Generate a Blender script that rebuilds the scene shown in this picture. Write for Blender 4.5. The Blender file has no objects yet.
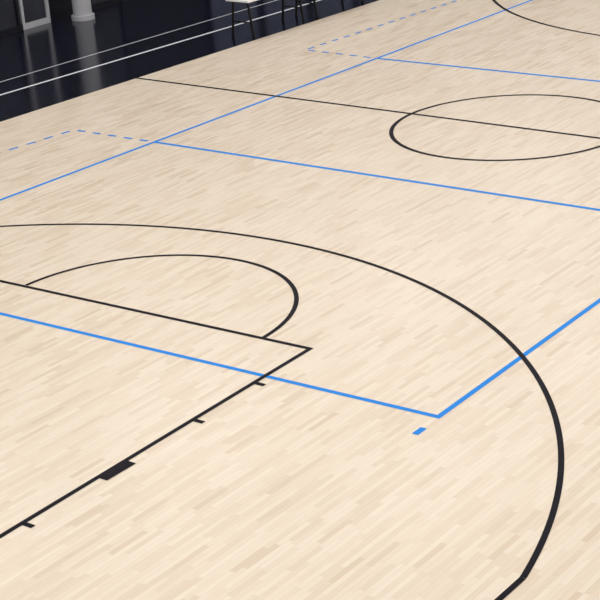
import bpy, bmesh, math
from mathutils import Matrix, Vector
sc=bpy.context.scene
sc.view_settings.view_transform='Standard'
col=sc.collection

# ---------------- materials ----------------
def mat(name,color,rough=.5,metal=0,spec=.5,emit=None,es=0,coat=0):
    m=bpy.data.materials.new(name);m.use_nodes=True
    b=m.node_tree.nodes['Principled BSDF']
    b.inputs['Base Color'].default_value=(*color,1);b.inputs['Roughness'].default_value=rough
    b.inputs['Metallic'].default_value=metal;b.inputs['Specular IOR Level'].default_value=spec
    b.inputs['Coat Weight'].default_value=coat
    if emit:
        b.inputs['Emission Color'].default_value=(*emit,1);b.inputs['Emission Strength'].default_value=es
    return m
def add_noise(m,scale=3,amt=.25,rough_amt=.1):
    nt=m.node_tree;b=nt.nodes['Principled BSDF'];c=b.inputs['Base Color'].default_value[:]
    g=nt.nodes.new('ShaderNodeNewGeometry');n=nt.nodes.new('ShaderNodeTexNoise');n.inputs['Scale'].default_value=scale;n.inputs['Detail'].default_value=5
    nt.links.new(g.outputs['Position'],n.inputs['Vector'])
    mx=nt.nodes.new('ShaderNodeMix');mx.data_type='RGBA'
    mx.inputs[6].default_value=tuple(v*(1-amt) for v in c[:3])+(1,);mx.inputs[7].default_value=tuple(min(1,v*(1+amt)) for v in c[:3])+(1,)
    nt.links.new(n.outputs['Fac'],mx.inputs[0]);nt.links.new(mx.outputs[2],b.inputs['Base Color'])
    r=b.inputs['Roughness'].default_value
    mr=nt.nodes.new('ShaderNodeMapRange');mr.inputs[3].default_value=max(0,r-rough_amt);mr.inputs[4].default_value=r+rough_amt
    nt.links.new(n.outputs['Fac'],mr.inputs[0]);nt.links.new(mr.outputs[0],b.inputs['Roughness'])
    return m

def parquet():
    m=bpy.data.materials.new('maple_parquet');m.use_nodes=True
    nt=m.node_tree;N=nt.nodes;L=nt.links;b=N['Principled BSDF']
    def M(op,a,bb=None,c=None):
        n=N.new('ShaderNodeMath');n.operation=op
        for i,v in enumerate((a,bb,c)):
            if v is None: continue
            if isinstance(v,(int,float)):n.inputs[i].default_value=v
            else:L.new(v,n.inputs[i])
        return n.outputs[0]
    g=N.new('ShaderNodeNewGeometry');s=N.new('ShaderNodeSeparateXYZ');L.new(g.outputs['Position'],s.inputs[0])
    W=0.055;LEN=0.42
    ry=M('DIVIDE',s.outputs[1],W);row=M('FLOOR',ry)
    wn=N.new('ShaderNodeTexWhiteNoise');wn.noise_dimensions='1D';L.new(row,wn.inputs['W'])
    cx=M('ADD',M('DIVIDE',s.outputs[0],LEN),M('MULTIPLY',wn.outputs['Value'],17.3));ci=M('FLOOR',cx)
    cv=N.new('ShaderNodeCombineXYZ');L.new(ci,cv.inputs[0]);L.new(row,cv.inputs[1])
    w2=N.new('ShaderNodeTexWhiteNoise');w2.noise_dimensions='2D';L.new(cv.outputs[0],w2.inputs['Vector'])
    cr=N.new('ShaderNodeValToRGB');e=cr.color_ramp.elements
    e[0].position=0;e[0].color=(.645,.53,.405,1);e[1].position=1;e[1].color=(.77,.69,.575,1)
    for p,c in ((.08,(.69,.585,.46,1)),(.45,(.73,.63,.51,1)),(.75,(.75,.66,.54,1))):
        x=e.new(p);x.color=c
    L.new(w2.outputs['Value'],cr.inputs[0])
    mp=N.new('ShaderNodeMapping');mp.inputs['Scale'].default_value=(1.6,34,1);L.new(g.outputs['Position'],mp.inputs['Vector'])
    gn=N.new('ShaderNodeTexNoise');gn.inputs['Scale'].default_value=1.5;gn.inputs['Detail'].default_value=6;L.new(mp.outputs[0],gn.inputs['Vector'])
    big=N.new('ShaderNodeTexNoise');big.inputs['Scale'].default_value=.35;big.inputs['Detail'].default_value=2;L.new(g.outputs['Position'],big.inputs['Vector'])
    f=M('ADD',M('ADD',M('MULTIPLY',gn.outputs['Fac'],.14),.93),M('MULTIPLY',M('SUBTRACT',big.outputs['Fac'],.5),.08))
    fy=M('FRACT',ry);fx=M('FRACT',cx)
    jy=M('LESS_THAN',fy,.04);jx=M('LESS_THAN',fx,.006)
    j=M('SUBTRACT',1,M('MULTIPLY',M('MAXIMUM',jy,jx),.2))
    hs=N.new('ShaderNodeVectorMath');hs.operation='SCALE';L.new(cr.outputs[0],hs.inputs[0]);L.new(M('MULTIPLY',f,j),hs.inputs['Scale'])
    L.new(hs.outputs[0],b.inputs['Base Color'])
    L.new(M('ADD',M('MULTIPLY',w2.outputs['Value'],.08),.30),b.inputs['Roughness'])
    b.inputs['Specular IOR Level'].default_value=.45
    b.inputs['Coat Weight'].default_value=.2;b.inputs['Coat Roughness'].default_value=.2
    return m

M_wood=parquet()
M_black=add_noise(mat('black_line_paint',(.004,.003,.008),.5,spec=.08),8,.3,.05)
M_blue=add_noise(mat('blue_line_paint',(.010,.235,.76),.5,spec=.12),8,.12,.05)
M_dark=add_noise(mat('dark_navy_gloss_floor',(.004,.005,.014),.15,spec=.45),2,.3,.03)
M_white=add_noise(mat('white_line_paint',(.8,.82,.88),.3),8,.1,.05)
M_wall=add_noise(mat('light_grey_plaster',(.62,.61,.60),.8),1.5,.06,.05)
M_ceil=add_noise(mat('ceiling_white',(.75,.74,.72),.9),1.5,.05,.05)
M_frame=add_noise(mat('charcoal_frame',(.007,.008,.014),.45,spec=.3),5,.3,.1)
M_post=add_noise(mat('pillar_white',(.45,.46,.50),.5),4,.1,.05)
M_glass=add_noise(mat('dim_glazing',(.03,.033,.045),.12,spec=.5),1,.5,.05)
M_reflector=add_noise(mat('bluish_reflector_pane',(.10,.12,.19),.15,spec=.5),1,.4,.05)  # for the added panes, tinted to give the dark floor a bluish reflection
M_legs=add_noise(mat('black_steel',(.003,.003,.004),.4,metal=0,spec=.3),10,.2,.05)
M_seat=add_noise(mat('pale_laminate',(.85,.85,.87),.4),5,.08,.05)

# ---------------- mesh helpers ----------------
def obj(name,bm,mats,parent=None):
    me=bpy.data.meshes.new(name);bm.to_mesh(me);bm.free()
    for m in (mats if isinstance(mats,list) else [mats]):me.materials.append(m)
    o=bpy.data.objects.new(name,me);col.objects.link(o)
    if parent:o.parent=parent
    return o
def box(bm,x0,x1,y0,y1,z0,z1,mi=0):
    v=[bm.verts.new(c) for c in ((x0,y0,z0),(x1,y0,z0),(x1,y1,z0),(x0,y1,z0),(x0,y0,z1),(x1,y0,z1),(x1,y1,z1),(x0,y1,z1))]
    for f in ((0,3,2,1),(4,5,6,7),(0,1,5,4),(1,2,6,5),(2,3,7,6),(3,0,4,7)):
        bm.faces.new([v[i] for i in f]).material_index=mi
def line(bm,a,b,w=.055,z=.003,e0=0,e1=0):
    a=Vector(a);b=Vector(b);d=(b-a).normalized();n=Vector((-d.y,d.x))*w/2;a=a-d*e0;b=b+d*e1
    bm.faces.new([bm.verts.new((p.x,p.y,z)) for p in (a-n,b-n,b+n,a+n)])
def arc(bm,c,r,a0,a1,w=.055,z=.003,n=160):
    pv=None
    for i in range(n+1):
        t=math.radians(a0+(a1-a0)*i/n)
        v=[bm.verts.new((c[0]+q*math.cos(t),c[1]+q*math.sin(t),z)) for q in (r-w/2,r+w/2)]
        if pv:bm.faces.new([pv[0],pv[1],v[1],v[0]])
        pv=v
def dashes(bm,a,b,n,frac=.5,w=.055,z=.002):
    a=Vector(a);b=Vector(b)
    for i in range(n):
        p=a.lerp(b,(i+.5-frac/2)/n);q=a.lerp(b,(i+.5+frac/2)/n);line(bm,p,q,w,z)

# ---------------- floors ----------------
X0,X1,Y0,Y1,H=-27,26,-17,13.6,9.5
bm=bmesh.new();box(bm,X0,X1,Y0,Y1,-.2,-.0015);obj('floor',bm,M_dark)
edge=lambda x:7.91-.0402*x
bm=bmesh.new()
pts=[(-24,-14.5),(20,-14.5),(20,edge(20)),(-24,edge(-24))]
bm.faces.new([bm.verts.new((x,y,0)) for x,y in pts])
lo=[bm.verts.new((x,y,-.0015)) for x,y in pts];bm.verts.ensure_lookup_table()
for i in range(4):
    bm.faces.new([bm.verts[i],lo[i],lo[(i+1)%4],bm.verts[(i+1)%4]])
obj('floor_wood_court',bm,M_wood)

# ---------------- basketball lines (black) ----------------
bm=bmesh.new();h=.0275
line(bm,(.22,7.93),(-.32,-7.6),.065,z=.0030)
arc(bm,(0,0),1.8,0,360,.065,z=.0032)
FT=(-8.22,-2.44);FT2=(-8.32,2.5)
line(bm,FT,FT2,e0=h,e1=h);line(bm,FT,(-14,-2.545),e0=-h,z=.0030);line(bm,FT2,(-14,2.5),e0=-h)
arc(bm,(-8.25,-.01),1.8,-89.4,90.6,z=.0032)
arc(bm,(-12.425,0),6.75,-77.9,77.9,z=.0032,n=240)
line(bm,(-11.01,-6.6),(-14,-6.6));line(bm,(-11.01,6.6),(-14,6.6))
line(bm,(-14.03,-7.5),(-14.03,7.5),z=.0034)
ly=lambda x:-2.44+(x+8.22)*.0181
for sx in (-9.17,-10.12,-12.38):
    for s in (1,-1): line(bm,(sx,s*abs(ly(sx))),(sx,s*(abs(ly(sx))+.135)),z=.0034)
line(bm,(-11.45,ly(-11.2)-.075),(-11.07,ly(-11.2)-.075),.10,z=.0034)
line(bm,(-11.45,2.56),(-11.07,2.56),.10,z=.0034)
arc(bm,(12.425,0),6.75,102.1,257.9,.065,z=.0032,n=240)
line(bm,(11.01,6.6),(14,6.6));line(bm,(11.01,-6.6),(14,-6.6));line(bm,(14.03,-7.5),(14.03,7.5),z=.0034)
line(bm,(8.2,-2.45),(8.2,2.45),z=.0034);line(bm,(8.2,-2.45),(14,-2.45));line(bm,(8.2,2.45),(14,2.45));arc(bm,(8.2,0),1.8,90,270,z=.0036)
obj('basketball_court_lines',bm,M_black)

# ---------------- volleyball lines (blue) ----------------
bm=bmesh.new();z=.002
A=(-8.95,-4.5);B=(-9.13,4.76);C_=(9,4.43);D=(9,-4.3);h=.03
line(bm,A,B,.06,z=z,e0=h,e1=h);line(bm,B,C_,.065,z=z,e0=-h,e1=-h);line(bm,C_,D,.06,z=z,e0=h,e1=h);line(bm,D,A,.06,z=z,e0=-h,e1=-h)
line(bm,(-2.87,4.61),(-3.0,-4.34),.07,z=z);line(bm,(2.97,4.5),(2.72,-4.33),.075,z=z)
dashes(bm,(-2.87,4.7),(-2.85,6.42),5);dashes(bm,(-2.85,6.42),(-9,7.1),18)
dashes(bm,(2.98,4.6),(3.09,6.26),5);dashes(bm,(3.09,6.26),(9,5.88),17)
line(bm,(-9.21,-4.51),(-9.36,-4.51),z=z,w=.07)
line(bm,(-9.3,4.77),(-9.45,4.77),z=z)
obj('volleyball_court_lines',bm,M_blue)

# ---------------- white lines on dark surround ----------------
bm=bmesh.new()
def wl(a,b,w):
    s=(b[1]-a[1])/(b[0]-a[0]);f=lambda x:a[1]+s*(x-a[0]);line(bm,(-20,f(-20)),(18,f(18)),w,z=.0005)
wl((-1.65,9.48),(6.78,8.94),.07);wl((-.94,10.25),(5.95,9.93),.03)
obj('white_border_lines',bm,M_white)

# ---------------- room shell ----------------
t=.3
bm=bmesh.new();box(bm,X0-t,X1+t,Y1,Y1+t,-.2,H);obj('wall_north',bm,M_wall)
bm=bmesh.new();box(bm,X0-t,X1+t,Y0-t,Y0,-.2,H);obj('wall_south',bm,M_wall)
bm=bmesh.new();box(bm,X0-t,X0,Y0,Y1,-.2,H);obj('wall_west',bm,M_wall)
bm=bmesh.new();box(bm,X1,X1+t,Y0,Y1,-.2,H);obj('wall_east',bm,M_wall)
bm=bmesh.new();box(bm,X0-t,X1+t,Y0-t,Y1+t,H,H+.2);obj('ceiling',bm,M_ceil)
Fy=13.45
bm=bmesh.new();box(bm,X0+.01,X1-.01,Fy,Y1-.005,0,5.2)  # dark facade, its unseen upper part raised to deepen the floor reflection
obj('wall_panel_dark',bm,M_frame)
for k,(a,b) in enumerate(((-.2,1.05),(1.2,2.5),(2.65,3.35),(4.55,5.6),(8.6,10.4),(10.6,12.4),(12.6,14.4),(14.6,16.4))):  # far-right panes are out of view, added to reflect blue-grey behind table legs
    bm=bmesh.new();box(bm,a,b,Fy-.02,Fy-.001,.12,2.6,0)
    for (p,q) in ((a-.05,a+.02),(b-.02,b+.05)):box(bm,p,q,Fy-.07,Fy-.001,.0,2.66,1)
    box(bm,a-.05,b+.05,Fy-.07,Fy-.001,2.6,2.68,1);box(bm,a-.05,b+.05,Fy-.06,Fy-.001,0,.12,1)
    obj('window_or_reflector_%d'%(k+1),bm,[M_glass if k<4 else M_reflector,M_post if k in (0,2) else M_frame])
bm=bmesh.new();bmesh.ops.create_cone(bm,cap_ends=True,segments=32,radius1=.2,radius2=.2,depth=3.3,matrix=Matrix.Translation((3.9,12.9,1.65)))
bmesh.ops.create_cone(bm,cap_ends=True,segments=32,radius1=.25,radius2=.25,depth=.1,matrix=Matrix.Translation((3.9,12.9,.05)))
obj('column',bm,M_post)

# ---------------- tables ----------------
def tube(bm,pts,r):
    for p,q in zip(pts,pts[1:]):
        p=Vector(p);q=Vector(q);d=q-p
        m=Matrix.Translation((p+q)/2)@d.to_track_quat('Z','Y').to_matrix().to_4x4()
        bmesh.ops.create_cone(bm,cap_ends=True,segments=12,radius1=r,radius2=r,depth=d.length+r,matrix=m)
def table(x,y,rot,hl=.85):
    root=bpy.data.objects.new('folding_table',None);col.objects.link(root)
    root.location=(x,y,0);root.rotation_euler=(0,0,rot)
    bm=bmesh.new();box(bm,-hl,hl,-.3,.3,.71,.745);bmesh.ops.bevel(bm,geom=bm.edges[:],offset=.008,segments=2)
    obj('top',bm,M_seat,root)
    for i,sx in enumerate((-hl+.1,hl-.1)):
        bm=bmesh.new();tube(bm,[(sx,-.28,.022),(sx,-.19,.7),(sx,.19,.7),(sx,.28,.022)],.026)
        tube(bm,[(sx,-.24,.3),(sx,.24,.3)],.014)
        for yy in (-.28,.28):tube(bm,[(sx,yy,.0),(sx,yy,.03)],.03)
        obj('leg_frame_%d'%(i+1),bm,M_legs,root)
    bm=bmesh.new();tube(bm,[(-hl+.1,0,.69),(hl-.1,0,.69)],.016);obj('rail',bm,M_legs,root)
table(4.35,8.14,math.radians(-3));table(6.3,8.06,math.radians(-3))

# ---------------- lights ----------------
for i,x in enumerate((-20,-12,-4,4,12,20)):
    for j,y in enumerate((-12,-4,4,11)):
        ld=bpy.data.lights.new('ceiling_lamp','AREA');ld.shape='RECTANGLE';ld.size=6;ld.size_y=3.5
        ld.energy=232 if (i in (0,1) and j>0) else 190;ld.color=(1,.985,.975)
        o=bpy.data.objects.new('ceiling_lamp',ld);col.objects.link(o);o.location=(x,y,H-.15)
# ---------------- camera ----------------
R=[[0.60749,-0.79069,-0.07595],[-0.33139,-0.16537,-0.92889],[0.7219,0.58946,-0.36248]]
Mw=Matrix(((R[0][0],-R[1][0],-R[2][0]),(R[0][1],-R[1][1],-R[2][1]),(R[0][2],-R[1][2],-R[2][2]))).to_4x4()
Mw.translation=(-20.157,-12.105,6.526)
cam=bpy.data.cameras.new('camera');co=bpy.data.objects.new('camera',cam);col.objects.link(co);co.matrix_world=Mw
cam.sensor_width=36;cam.lens=1601.84/600*36;cam.clip_end=200
sc.camera=co
